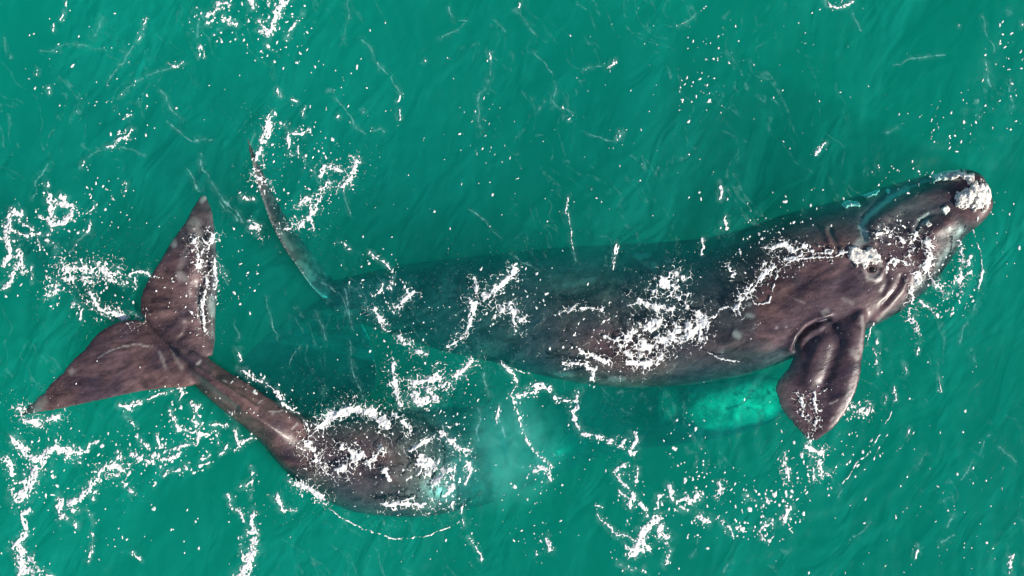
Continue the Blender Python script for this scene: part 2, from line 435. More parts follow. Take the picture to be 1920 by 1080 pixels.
# --- whale that lies on its side, head to the right
A_BODY = [  # top x,y  bottom x,y   z_hi  hu   hd   shear ex
    (1852, 350, 1863, 385, -0.10, 0.15, 0.3, 0.0, 2.0),
    (1838, 326, 1856, 400, 0.05, 0.30, 0.9, 0.0, 2.2),
    (1800, 317, 1835, 424, 0.05, 0.36, 1.2, 0.0, 2.3),
    (1750, 325, 1808, 446, -0.06, 0.42, 1.4, 0.02, 2.4),
    (1700, 338, 1785, 482, -0.08, 0.52, 1.6, 0.10, 2.4),
    (1650, 352, 1755, 522, -0.04, 0.62, 1.7, 0.13, 2.4),
    (1600, 368, 1715, 560, 0.04, 0.70, 1.7, 0.13, 2.4),
    (1560, 379, 1672, 592, 0.10, 0.72, 1.7, 0.17, 2.4),
    (1515, 390, 1610, 622, 0.13, 0.72, 1.7, 0.20, 2.4),
    (1465, 404, 1540, 648, 0.13, 0.72, 1.7, 0.22, 2.4),
    (1410, 424, 1470, 676, 0.09, 0.78, 1.7, 0.26, 2.4),
    (1340, 443, 1385, 704, -0.03, 0.80, 1.7, 0.27, 2.4),
    (1250, 452, 1280, 721, -0.20, 0.85, 1.7, 0.28, 2.4),
    (1150, 458, 1160, 726, -0.22, 0.85, 1.6, 0.27, 2.4),
    (1050, 463, 1040, 708, -0.27, 0.80, 1.5, 0.22, 2.3),
    (950, 474, 930, 680, -0.36, 0.7, 1.3, 0.12, 2.2),
    (850, 484, 820, 655, -0.58, 0.5, 1.0, 0.0, 2.1),
    (770, 494, 740, 630, -0.72, 0.42, 0.8, 0.0, 2.0),
    (700, 508, 675, 606, -0.80, 0.32, 0.5, 0.0, 2.0),
    (640, 522, 628, 586, -0.80, 0.22, 0.3, 0.0, 2.0),
    (605, 526, 598, 565, -0.95, 0.15, 0.2, 0.0, 2.0)]
A_FLIPPER = [  # lead x,y trail x,y zl zt thick camber
    (1606, 548, 1540, 585, -0.10, -0.25, 0.40, 0.0),
    (1620, 592, 1512, 618, 0.10, -0.16, 0.30, 0.03),
    (1620, 632, 1496, 648, 0.19, -0.08, 0.24, 0.05),
    (1614, 675, 1480, 686, 0.20, -0.05, 0.19, 0.05),
    (1609, 715, 1455, 722, 0.19, -0.05, 0.16, 0.04),
    (1596, 752, 1460, 758, 0.16, -0.06, 0.13, 0.03),
    (1576, 786, 1478, 786, 0.12, -0.06, 0.11, 0.02),
    (1550, 810, 1498, 808, 0.07, -0.05, 0.11, 0.02),
    (1532, 827, 1512, 825, -0.02, -0.10, 0.08, 0.0)]
A_FLUKE_UP = [
    (604, 562, 640, 556, -0.90, -1.2, 0.30, 0.0),
    (585, 540, 626, 528, -0.60, -1.2, 0.26, 0.0),
    (560, 502, 598, 492, -0.32, -1.05, 0.20, 0.0),
    (533, 462, 566, 451, -0.17, -0.85, 0.16, 0.0),
    (509, 417, 537, 408, -0.09, -0.62, 0.13, 0.0),
    (490, 367, 511, 360, -0.04, -0.42, 0.11, 0.0),
    (475, 316, 489, 312, -0.01, -0.24, 0.09, 0.0),
    (466, 278, 473, 276, 0.02, -0.10, 0.07, 0.0),
    (463, 258, 466, 257, 0.02, -0.02, 0.05, 0.0)]
A_FLUKE_DOWN_SHADE = [  # lower lobe, enlarged and raised to darken the water between the whales
    (604, 560, 650, 560, -1.2, -1.3, 0.30, 0.0),
    (556, 585, 690, 622, -1.6, -1.6, 0.28, 0.0),
    (500, 628, 706, 684, -2.1, -2.1, 0.25, 0.0),
    (452, 676, 698, 735, -2.5, -2.5, 0.20, 0.0),
    (434, 722, 640, 768, -2.9, -2.9, 0.14, 0.0),
    (450, 758, 540, 785, -3.2, -3.2, 0.08, 0.0)]
A_CREASES = [
    ("1622,446 1612,425 1620,405 1640,388 1665,368 1700,350 1740,338 1775,335", 7, -0.05),
    ("1640,425 1660,405 1690,385 1730,368 1775,362 1815,366", 14, 0.06),
    ("1715,470 1712,440 1725,415 1745,402 1775,398", 5, -0.05),
    ("1735,500 1740,460 1750,435 1775,420", 13, 0.06),
    ("1555,430 1562,448 1572,465", 5, -0.06), ("1548,432 1555,452 1566,470", 6, 0.05),
    ("1640,455 1632,448 1642,440 1660,436", 5, 0.05),
    ("1635,485 1650,490 1657,503 1652,518 1640,526 1624,522 1616,512", 4, 0.045),
    ("1634,505", 9, -0.05),
    ("1660,510 1664,530 1655,550", 5, -0.03),
    ("1700,520 1690,545 1665,575 1640,598", 6, 0.05), ("1690,520 1680,545 1655,572", 5, -0.03),
    ("1492,652 1500,632 1515,616 1535,605 1555,600", 5, -0.14),
    ("1480,655 1490,635 1508,612 1530,598 1552,594", 7, 0.06),
    ("1560,610 1572,640 1560,680 1545,720", 12, -0.07),
    ("1540,640 1525,680 1515,720", 14, 0.05),
    ("1600,620 1598,680 1580,740 1550,800", 14, 0.04),
    ("1608,600 1616,588", 8, 0.05),
    ("1470,660 1440,668 1400,672 1360,664", 9, -0.05),
    ("1500,535 1480,550 1470,560", 14, -0.03), ("1590,500 1580,525 1570,540", 14, -0.03)]
A_PALES = [
    ("1622,440 1616,422 1628,402 1650,385 1672,368 1700,352", 9, 0.95),
    ("1600,470 1612,455 1625,450", 10, 0.6), ("1585,372 1605,366", 4, 0.5),
    ("1700,350 1735,338 1770,333 1800,338", 4, 0.5),
    ("1645,432 1650,425", 7, 0.35), ("1730,420 1740,412", 5, 0.4), ("1728,432", 5, 0.35),
    ("1634,510", 23, 0.45), ("1625,520 1640,525 1652,517", 5, 0.75), ("1652,500 1648,490", 5, 0.7),
    ("1380,626 1385,630", 8, 0.55), ("1402,592 1410,592", 6, 0.5), ("1405,572", 5, 0.5), ("1455,615", 4, 0.6),
    ("1545,587 1550,585", 7, 0.35), ("1475,613", 3, 0.5),
    ("1690,545 1668,575 1645,598", 6, 0.28), ("1614,595 1618,610 1614,660", 4, 0.35),
    ("1598,660 1604,668", 9, 0.35), ("1555,758 1570,750", 1.5, 0.7), ("1557,788 1562,783", 2, 0.5),
    ("1488,560 1510,568", 2, 0.25), ("1580,560 1600,570", 5, 0.2),
    ("1195,480 1215,478", 9, 0.35), ("1225,498", 8, 0.3), ("1060,535 1110,525", 8, 0.16), ("1150,592", 4, 0.3), ("1145,710 1170,712", 7, 0.25),
    ("1040,700 1075,702", 5, 0.22), ("560,492 572,500 585,522", 9, 0.25), ("520,430 545,465", 8, 0.2), ("475,300 490,370 510,420", 7, 0.22)]
meA = fused("whale_body", [body_loft(A_BODY), blade_loft(A_FLIPPER), blade_loft(A_FLUKE_UP), blade_loft(A_FLUKE_DOWN_SHADE)], 0.034, 5)
sculpt(meA, A_CREASES, A_PALES)

# --- whale that dives, tail flukes out of the water at the left
def perp(rows):
    """axis x,y, half width left, half width right (looking from tail to head, left = picture top)"""
    r = np.array([q[:2] for q in rows], float)
    t = np.gradient(r, axis=0); t /= np.linalg.norm(t, axis=1)[:, None]
    nrm = np.stack([t[:, 1], -t[:, 0]], 1)
    return [(*(r[i] + nrm[i] * q[2]), *(r[i] - nrm[i] * q[3]), *q[4:]) for i, q in enumerate(rows)]
B_BODY = perp([  # axis x,y  hw_top hw_bottom z_hi hu hd shear ex
    (292, 618, 14, 14, 0.12, 0.12, 0.10, 0.0, 2.0),
    (312, 636, 24, 22, 0.20, 0.20, 0.14, 0.0, 2.0),
    (345, 664, 26, 28, 0.36, 0.34, 0.25, -0.03, 1.4),
    (390, 702, 26, 34, 0.54, 0.58, 0.5, -0.06, 1.12),
    (450, 744, 30, 42, 0.62, 0.72, 0.8, -0.08, 1.12),
    (510, 785, 34, 50, 0.50, 0.70, 1.0, -0.08, 1.2),
    (560, 818, 46, 66, 0.16, 0.60, 1.2, 0.0, 1.9),
    (605, 840, 68, 84, -0.03, 0.62, 1.3, 0.0, 2.2),
    (680, 860, 94, 100, -0.02, 0.65, 1.4, 0.0, 2.3),
    (760, 868, 100, 102, -0.06, 0.65, 1.5, 0.0, 2.3),
    (840, 862, 98, 98, -0.42, 0.65, 1.5, 0.0, 2.2),
    (920, 850, 90, 88, -1.35, 0.7, 1.5, 0.0, 2.2),
    (1020, 828, 84, 66, -3.2, 0.8, 1.5, 0.0, 2.2),
    (1140, 802, 80, 50, -3.3, 0.8, 1.4, 0.0, 2.2),
    (1260, 782, 66, 52, -2.2, 0.7, 1.3, 0.0, 2.2),
    (1370, 764, 62, 52, -1.7, 0.6, 1.2, 0.0, 2.2),
    (1440, 746, 46, 44, -1.6, 0.5, 1.0, 0.0, 2.2),
    (1490, 742, 16, 16, -1.6, 0.3, 0.5, 0.0, 2.0)])
B_LOBE_LOW = [
    (388, 706, 318, 622, 0.10, 0.16, 0.24, 0.0),
    (360, 724, 278, 603, 0.14, 0.16, 0.22, 0.02),
    (318, 728, 240, 598, 0.16, 0.14, 0.18, 0.03),
    (262, 735, 196, 614, 0.15, 0.12, 0.15, 0.03),
    (205, 747, 148, 662, 0.12, 0.08, 0.12, 0.02),
    (148, 760, 104, 708, 0.08, 0.04, 0.10, 0.01),
    (95, 771, 70, 744, 0.02, 0.0, 0.08, 0.0),
    (60, 777, 48, 764, -0.04, -0.05, 0.06, 0.0),
    (40, 780, 38, 775, -0.08, -0.08, 0.05, 0.0)]
B_LOBE_UP = [
    (398, 668, 318, 640, -0.04, 0.14, 0.26, 0.02),
    (402, 640, 278, 606, -0.12, 0.16, 0.24, 0.07),
    (403, 600, 264, 580, -0.17, 0.13, 0.20, 0.09),
    (406, 555, 268, 545, -0.17, 0.07, 0.17, 0.08),
    (409, 510, 288, 508, -0.15, 0.00, 0.14, 0.06),
    (406, 465, 312, 466, -0.12, -0.03, 0.12, 0.03),
    (403, 425, 338, 426, -0.10, -0.05, 0.10, 0.02),
    (398, 393, 358, 394, -0.09, -0.07, 0.08, 0.0),
    (386, 365, 374, 366, -0.09, -0.09, 0.06, 0.0)]
B_CREASES = [
    ("268,598 285,618 305,640 330,662", 4, -0.07), ("345,590 352,612 345,630 330,640", 6, -0.025),
    ("250,655 210,662 190,670", 3, 0.02), ("290,585 320,582 345,598", 9, 0.03),
    ("335,660 370,692 420,725 480,765", 4, 0.05), ("350,690 390,728 440,765", 9, -0.05),
    ("400,640 385,620 375,580 372,540", 10, -0.06), ("350,540 360,500 362,460", 12, 0.05),
    ("545,790 562,812 575,822", 5, -0.06), ("360,665 378,678 395,700", 7, 0.06)]
B_PALES = [
    ("338,515 344,520", 12, 0.5), ("365,420 370,450", 16, 0.28), ("378,375 384,368", 7, 0.5),
    ("395,560 398,590", 9, 0.45), ("372,560 376,600", 5, 0.3), ("322,452 326,458", 8, 0.4),
    ("185,670 215,655 255,645 285,650", 2, 0.5), ("300,660 310,690", 4, 0.28), ("320,650 340,690", 5, 0.22),
    ("135,697", 8, 0.35), ("368,683 374,679", 3, 0.7), ("420,714 424,716", 3, 0.5),
    ("485,755 490,750", 2, 0.7), ("505,772 530,770", 2, 0.6), ("548,805 558,795", 3, 0.6), ("512,777 516,772", 3, 0.5),
    ("360,700 400,735 440,765", 7, 0.18), ("80,755 70,770", 14, 0.3), ("340,500 350,470", 10, 0.2),
    ("700,835 730,850", 9, 0.15), ("790,845 800,870", 20, 0.08), ("860,870 880,900", 26, 0.12), ("920,830 940,880", 30, 0.2)]
B_WHITES = [("1320,760 1370,748 1410,732 1450,716", 46, 1.0), ("1335,778 1390,770 1435,760", 34, 0.85), ("1255,742 1252,772", 24, 1.0), ("1270,765 1320,768", 26, 0.35)]
meB = fused("whale_body", [body_loft(B_BODY), blade_loft(B_LOBE_LOW), blade_loft(B_LOBE_UP)], 0.036, 5)
sculpt(meB, B_CREASES, B_PALES, B_WHITES)

def make_whale(name, me, label, loc):
    root = bpy.data.objects.new(name, None); COL.objects.link(root); root.location = loc
    root.empty_display_size = 0.5
    tag(root, label, "whale", group="right whales at the surface")
    me.materials.append(skin)
    co = np.zeros(len(me.vertices) * 3, np.float32); me.vertices.foreach_get("co", co)
    bvh = BVHTree.FromPolygons(co.reshape(-1, 3).tolist(), [tuple(p_.vertices) for p_ in me.polygons])
    b_ = bpy.data.objects.new("whale_body", me); COL.objects.link(b_); b_.parent = root
    b_.matrix_parent_inverse.identity()
    b_.location = -Vector(loc)
    return root, bvh
ax_, ay_ = px2w(1300, 590); bx_, by_ = px2w(700, 865)
LOC_A = (ax_, ay_, -2.4); LOC_B = (bx_, by_, -2.2)
whaleA, bvhA = make_whale("right_whale", meA, "dark whale rolled on its side with white-crusted head and raised paddle flipper", LOC_A)
whaleB, bvhB = make_whale("right_whale", meB, "dark whale bending under water with its broad tail flukes at the surface", LOC_B)

def drape(x, y, trees):
    z = np.full(len(x), -99.0)
    dn = Vector((0, 0, -1))
    for i in range(len(x)):
        for t in trees:
            h = t.ray_cast(Vector((x[i], y[i], 6.0)), dn)
            if h[0] is not None and h[0].z > z[i]: z[i] = h[0].z
    return z

# ------------------------------------------------------------------ contour mesh from a field (marching triangles)
def contour(F, x0, y0, step):
    """F (ny, nx) in pixel space -> positions (px,py), field values, triangles for F > 0"""
    ny, nx = F.shape
    nid = np.arange(ny * nx).reshape(ny, nx)
    Fl = F.ravel()
    c00, c10, c01, c11 = nid[:-1, :-1], nid[:-1, 1:], nid[1:, :-1], nid[1:, 1:]
    any_in = (np.maximum(np.maximum(F[:-1, :-1], F[:-1, 1:]), np.maximum(F[1:, :-1], F[1:, 1:])) > 0)
    T = np.concatenate([np.stack([c00[any_in], c10[any_in], c11[any_in]], 1), np.stack([c00[any_in], c11[any_in], c01[any_in]], 1)])
    N = ny * nx
    ins = Fl[T] > 0
    cnt = ins.sum(1)
    out_t = [T[cnt == 3]]
    def ekey(a_, b_): return N + np.minimum(a_, b_) * (N + 1) + np.maximum(a_, b_)
    t1 = T[cnt == 1]; i1 = ins[cnt == 1]; k_ = np.argmax(i1, 1); r_ = np.arange(len(t1))
    p_, q_, s_ = t1[r_, k_], t1[r_, (k_ + 1) % 3], t1[r_, (k_ + 2) % 3]
    out_t.append(np.stack([p_, ekey(p_, q_), ekey(p_, s_)], 1))
    t2 = T[cnt == 2]; i2 = ins[cnt == 2]; k_ = np.argmin(i2, 1); r_ = np.arange(len(t2))
    p_, q_, s_ = t2[r_, k_], t2[r_, (k_ + 1) % 3], t2[r_, (k_ + 2) % 3]
    out_t.append(np.stack([ekey(p_, q_), q_, s_], 1)); out_t.append(np.stack([ekey(p_, q_), s_, ekey(p_, s_)], 1))
    A_ = np.concatenate(out_t)
    keys, inv = np.unique(A_.ravel(), return_inverse=True)
    tris = inv.reshape(-1, 3)
    isn = keys < N
    pos = np.zeros((len(keys), 2)); val = np.zeros(len(keys))
    nk = keys[isn]; pos[isn, 0] = nk % nx; pos[isn, 1] = nk // nx; val[isn] = Fl[nk]
    ek = keys[~isn] - N; a_ = ek // (N + 1); b_ = ek % (N + 1)
    fa, fb = Fl[a_], Fl[b_]; t = (fa / (fa - fb + 1e-12))
    pos[~isn, 0] = (a_ % nx) * (1 - t) + (b_ % nx) * t; pos[~isn, 1] = (a_ // nx) * (1 - t) + (b_ // nx) * t
    pos[:, 0] = x0 + pos[:, 0] * step; pos[:, 1] = y0 + pos[:, 1] * step
    # image y runs down: flip winding so faces look up
    return pos, val, tris[:, ::-1]

# ------------------------------------------------------------------ callosities and eye on the whale's head
cal, nt, out = new_mat("callosity")
tc = nd(nt, "ShaderNodeTexCoord")
v = nd(nt, "ShaderNodeTexNoise"); v.inputs["Scale"].default_value = 10; v.inputs["Detail"].default_value = 6; v.inputs["Roughness"].default_value = 0.66
cr = nd(nt, "ShaderNodeValToRGB"); e = cr.color_ramp.elements
e[0].position = 0.34; e[0].color = (0.14, 0.13, 0.14, 1); e[1].position = 0.50; e[1].color = (0.76, 0.73, 0.67, 1)
p = nd(nt, "ShaderNodeBsdfPrincipled"); p.inputs["Roughness"].default_value = 0.8
bp = nd(nt, "ShaderNodeBump"); bp.inputs["Strength"].default_value = 0.5; bp.inputs["Distance"].default_value = 0.03
nt.links.new(tc.outputs["Object"], v.inputs["Vector"]); nt.links.new(v.outputs[0], cr.inputs[0]); nt.links.new(cr.outputs[0], p.inputs["Base Color"])
nt.links.new(v.outputs[0], bp.inputs["Height"]); nt.links.new(bp.outputs[0], p.inputs["Normal"]); nt.links.new(p.outputs[0], out.inputs["Surface"])

def biggest(tris, n):
    lab = np.arange(n)
    while True:
        m_ = lab[tris].min(1); new = lab.copy()
        for c in range(3): np.minimum.at(new, tris[:, c], m_)
        if (new == lab).all(): break
        lab = new
    ids, cnt = np.unique(lab[tris[:, 0]], return_counts=True)
    return tris[lab[tris[:, 0]] == ids[cnt.argmax()]]

def callosity(pts, w, height, root, loc, bvh, label, seed=1):
    pts = P(pts); xs = [q[0] for q in pts]; ys = [q[1] for q in pts]
    x0, x1, y0, y1 = min(xs) - 2 * w, max(xs) + 2 * w, min(ys) - 2 * w, max(ys) + 2 * w
    st = 1.0
    gx_, gy_ = np.meshgrid(np.arange(x0, x1, st), np.arange(y0, y1, st))
    wx = gx_ + w * 1.2 * (fbm(gx_ / 9, gy_ / 9, seed) - 0.5); wy = gy_ + w * 1.2 * (fbm(gx_ / 9, gy_ / 9, seed + 7) - 0.5)
    F = 1 - seg_dist(wx, wy, pts) / (w * (0.6 + 0.8 * fbm(gx_ / 5, gy_ / 5, seed + 3)))
    pos, val, tris = contour(F, x0, y0, st)
    X_, Y_ = px2w(pos[:, 0], pos[:, 1], 0.0)
    z = drape(X_, Y_, [bvh])
    ok = z > -50; tris = biggest(tris[ok[tris].all(1)], len(pos))
    used, inv = np.unique(tris.ravel(), return_inverse=True); tris = inv.reshape(-1, 3)
    pos, val, X_, Y_, z, ok = pos[used], val[used], X_[used], Y_[used], z[used], ok[used]
    lump = height * (np.clip(val * 3, 0, 1) ** 0.6) * (0.75 + 0.5 * fbm(pos[:, 0] / 5.5, pos[:, 1] / 5.5, seed + 5, 2)) - 0.012
    vv = np.stack([X_ - loc[0], Y_ - loc[1], np.where(ok, z, 0) + lump - loc[2]], 1)
    o = link_mesh("callosity", vv, tris=tris, parent=root, mat=cal)
    o["label"] = label
    return o
callosity("1806,374 1824,362 1838,352 1846,364 1838,382", 15, 0.12, whaleA, LOC_A, bvhA, "large white crust on the tip of the snout", 3)
callosity("1797,372 1808,366", 7, 0.06, whaleA, LOC_A, bvhA, "pale strip of crust leading to the snout tip", 5)
callosity("1762,331 1785,325 1805,326 1818,334", 9, 0.16, whaleA, LOC_A, bvhA, "white crust along the edge of the upper jaw", 9)
callosity("1632,362 1650,354", 8, 0.20, whaleA, LOC_A, bvhA, "pale crust on the top edge of the head", 13)
callosity("1590,382 1612,380", 6, 0.12, whaleA, LOC_A, bvhA, "small blue-grey crust on the back of the head", 15)
callosity("1602,475 1612,488 1628,478 1640,484", 13, 0.08, whaleA, LOC_A, bvhA, "pitted white crust above the eye", 17)
callosity("1775,393", 8, 0.06, whaleA, LOC_A, bvhA, "small round white crust on the lip", 21)
callosity("1742,420", 6, 0.05, whaleA, LOC_A, bvhA, "small yellowish crust on the lower lip", 23)
callosity("1672,357", 4, 0.05, whaleA, LOC_A, bvhA, "tiny pale crust behind the blowholes", 25)

eyem, nt, out = new_mat("eye")
p = nd(nt, "ShaderNodeBsdfPrincipled"); p.inputs["Base Color"].default_value = (0.012, 0.009, 0.008, 1); p.inputs["Roughness"].default_value = 0.08
nt.links.new(p.outputs[0], out.inputs["Surface"])
ex, ey = px2w(1634, 505); ez = drape([ex], [ey], [bvhA])[0]
bm = bmesh.new(); bmesh.ops.create_uvsphere(bm, u_segments=20, v_segments=12, radius=0.075)
for q in bm.verts: q.co = Vector((q.co.x * 1.25, q.co.y * 0.85, q.co.z * 0.6)) + Vector((ex - LOC_A[0], ey - LOC_A[1], ez - 0.012 - LOC_A[2]))
me = bpy.data.meshes.new("eye"); bm.to_mesh(me); bm.free(); me.materials.append(eyem)
me.polygons.foreach_set("use_smooth", np.ones(len(me.polygons), dtype=bool))
eye = bpy.data.objects.new("eye", me); COL.objects.link(eye); eye.parent = whaleA
bm = bmesh.new(); ring = []
for i in range(28):
    t = 2 * math.pi * i / 28
    for j in range(8):
        s_ = 2 * math.pi * j / 8
        r = 1 + 0.26 * math.cos(s_)
        ring.append(bm.verts.new((ex - LOC_A[0] + 0.112 * r * math.cos(t), ey - LOC_A[1] + 0.078 * r * math.sin(t), ez + 0.012 + 0.028 * math.sin(s_) - LOC_A[2])))
for i in range(28):
    for j in range(8):
        bm.faces.new((ring[i * 8 + j], ring[((i + 1) % 28) * 8 + j], ring[((i + 1) % 28) * 8 + (j + 1) % 8], ring[i * 8 + (j + 1) % 8]))
me = bpy.data.meshes.new("eyelid"); bm.to_mesh(me); bm.free(); me.materials.append(skin)
me.polygons.foreach_set("use_smooth", np.ones(len(me.polygons), dtype=bool))
lid = bpy.data.objects.new("eyelid", me); COL.objects.link(lid); lid.parent = whaleA

# ------------------------------------------------------------------ foam, with sun glints drawn in as white strokes and flecks
FO = """
3|275,35 268,55 258,75;3|125,2 125,12;3|120,24 114,38;3|102,45 100,57;3|107,96;3|90,163 91,174;2.5|68,130 68,140;4|318,122 332,125 345,117;2.5|143,200 143,208;3|245,215 233,222
5|215,268 228,258 240,258 247,245;3|220,252 235,248;7|385,30 400,24 408,18;5|390,43 400,40;6|410,8 425,3 430,10;7|420,33 432,42 442,46;8|470,0 475,15;3|375,85 372,105;3|377,88 383,105
9|535,0 525,15 517,30 512,48 508,58 500,65;5|487,40 493,52 508,58;5|484,55 495,63 503,70;8|505,5;5|504,35;5|545,55 552,48 555,45;4|538,70 542,58;4|566,25;4|547,32
4|520,170 528,182;4|548,186 555,190;2.5|572,200 568,215;5|515,212 506,220 504,245 500,265;4|495,250 490,265;4|528,232 536,236;5|540,265 538,255 545,250 565,250 578,242;5|540,250 540,275 545,290;5|557,275 560,290
4|618,170;4|633,218;3|680,208;3|748,175 748,190;3|750,205 747,225;3|916,95 918,108;3|795,115;4|973,5 968,18;3|1285,43 1275,50;4|1152,112 1145,122 1135,130;3|1098,130;2.5|1075,213 1065,223;5|1165,250 1158,262
5|1550,3 1555,10 1570,13 1590,8 1600,1;4|1890,25;5|1915,48;4|1795,48;4|1828,192;4|1545,268 1535,282 1528,290
4|88,342 90,365;9|92,370 97,390 95,405;8|78,407 90,412 105,420 118,418 130,405 138,390 125,380 115,368;8|100,375 112,382 125,385;3|138,388 143,396
10|25,395 38,403;8|18,400 15,420 8,430 10,450 20,470 12,485 5,497;6|18,430 35,440 50,443 70,437;4|35,415 60,430;3|95,435 80,442;4|85,450 100,455;9|32,470 38,490 40,505 28,505 20,525 5,540;3|60,500 58,530;4|170,415 168,430 163,433
4|157,300 153,315;5|200,275 215,273;4|106,465 105,475;4|70,450 75,470;4|237,345 235,360;3|175,388 168,395
5|245,515 258,508 275,508 283,515;6|255,520 252,530;4|280,515 305,522;7|140,570 150,575;3|155,580 152,600;4|200,525 235,535
13|28,825 40,835 50,850 60,860 85,865;17|85,855 72,870 65,890 55,910 45,925 33,938;12|85,855 100,840 120,845 145,850;5|105,825 105,840;5|150,852 163,845 168,833 180,826;5|125,855 140,863 150,868;10|5,860 20,865 25,890;5|30,905 50,900
8|22,918;8|55,955 42,965 48,990 45,1005 30,1020 22,1027;15|38,1025 38,1050 42,1070 58,1068;10|55,1045 62,1050;6|60,1070 80,1070 95,1080;13|115,940 112,950 122,970;9|130,945 150,935 165,915 180,900;6|175,935 178,925
5|135,955 148,957;4|160,958 173,965 175,985;4|174,1000 175,1030 165,1052;8|143,985;7|220,860 225,845;6|205,890 222,893;6|230,903 240,915 247,923;7|245,850 265,858 285,865 290,850 305,862 320,860 335,848
5|255,815 260,825 280,840;5|295,815 300,840;5|310,845 335,838 370,832 372,818 385,815 390,812;4|298,872 310,882 330,880 348,878;9|348,877;6|310,890;5|390,855 380,862;4|375,873 390,870;5|412,850 420,845 425,835;4|403,815 405,830
6|440,820 448,835 460,825 475,820;4|447,835 438,845;4|470,875 475,900 460,910 448,915;3|473,905 468,935;6|425,930 432,938;3|430,945 435,955;6|445,955 455,975;9|478,960 470,980 478,995 468,1000;5|453,1005;10|480,1010 472,1035
5|452,1025 456,1050;14|475,1035 460,1065 450,1080;5|288,910;4|250,1035 262,1050;8|515,932 528,945 528,955;3|530,955 555,957
6|450,660 452,675;6|455,695 475,708 500,720;9|517,732 526,745 530,755;5|535,757 560,775;3.5|570,790 580,808;8|225,760 245,765 258,755;4|258,755 300,737 345,726;6|340,735 338,750;5|315,770 330,790 335,805
6|355,755 370,765 360,785 375,800 370,825;5|335,805 375,810 390,815;5|238,780 250,800;4|400,795 425,795;5|440,805 445,830;6|430,770 445,785;3|418,500 422,512;4|423,530;4|440,655;4|447,690
9|660,857 680,850;9|717,885 725,880 730,898;10|780,870 790,855 795,870;6|790,880 782,890;7|830,810 845,825 855,840 885,845;7|830,880 845,895 848,915 835,930;5|855,880 850,900;4|880,870 885,880 870,910;6|850,930 845,945 850,960;17|775,740 790,755 815,745
4|770,895 765,900;6|560,905 590,925 605,940;3|540,900 570,915;4|870,940 865,965 870,985;3|880,1010 900,1040 905,1055;3|935,760 930,795;5|965,760 975,790 990,830 1010,855 1030,870 1030,895;7|1000,880 1020,877 1030,900
5|965,755 960,740 968,720 965,700 940,680;7|970,745 985,738 1005,735 1000,725 1030,728;6|985,728 1015,722 1030,735;5|1040,745 1060,750 1080,755;7|1085,735 1078,750 1085,760 1075,775 1080,800 1095,812 1110,815 1130,822 1155,830;6|1135,830 1160,835 1175,825
9|1185,838 1190,825 1192,815;8|1178,845 1192,850;8|1103,690 1115,693 1112,710;8|1157,880 1170,870;6|1153,885 1160,900 1175,912;3|1168,885 1180,892;4|1195,875 1195,890 1190,900;5|1160,920 1175,932 1190,935;9|1185,925 1182,950;7|1200,945 1210,960
7|1235,930 1233,950;8|1255,910 1260,935;9|1280,935 1300,938 1308,930;5|1275,950 1288,955;16|1230,970 1215,985 1205,1000 1198,1020 1185,1035;11|1240,985 1238,1000 1250,1005;9|1215,1025;6|1250,1015 1255,1035 1248,1060;5|1120,965 1140,985 1155,1002 1175,1003 1185,1010
3|1115,945 1128,952;5|1170,1020 1175,1030;9|1312,968 1320,975 1332,978;6|1350,975 1365,990 1375,1005;5|1380,990;6|1425,995 1430,1010;7|1435,985 1450,980;6|1400,930 1410,935;5|1430,945 1445,938;9|1475,955 1470,975;6|1160,1055 1170,1065 1190,1068
7|1205,1070;7|1025,1010 1030,1030;4|1005,1040;7|1535,890;4|1550,885 1560,895;4|1522,870 1523,905;10|1478,950;4|1485,930;5|1720,1025 1718,1045;7|1895,1045 1890,1075;3|1705,805 1703,820
3|1637,605 1625,645;3.5|1645,625 1642,660 1645,700;4|1720,645 1718,660;3|1695,680 1698,698;3|1662,740 1660,755;4|1675,725 1677,750;2.5|1760,705 1765,735;9|1715,515 1720,530;5|1820,480 1815,500;4|1843,505 1835,540
9|955,570 962,590;5|960,595 965,620;9|880,560 885,580;7|905,555 925,545 950,530;12|1305,590 1318,605 1312,635;5|1352,370 1353,345;5|1358,408 1362,430;4|1318,445 1315,475;3|1155,455 1150,500;3|1065,370 1060,400;6|735,505
5|700,555 715,545 720,530;5|735,520 730,545;4|640,455 655,470;3|690,470 735,505;8|470,425 485,428;5|485,440 490,450;5|455,370 475,372;5|465,415 480,420
"""
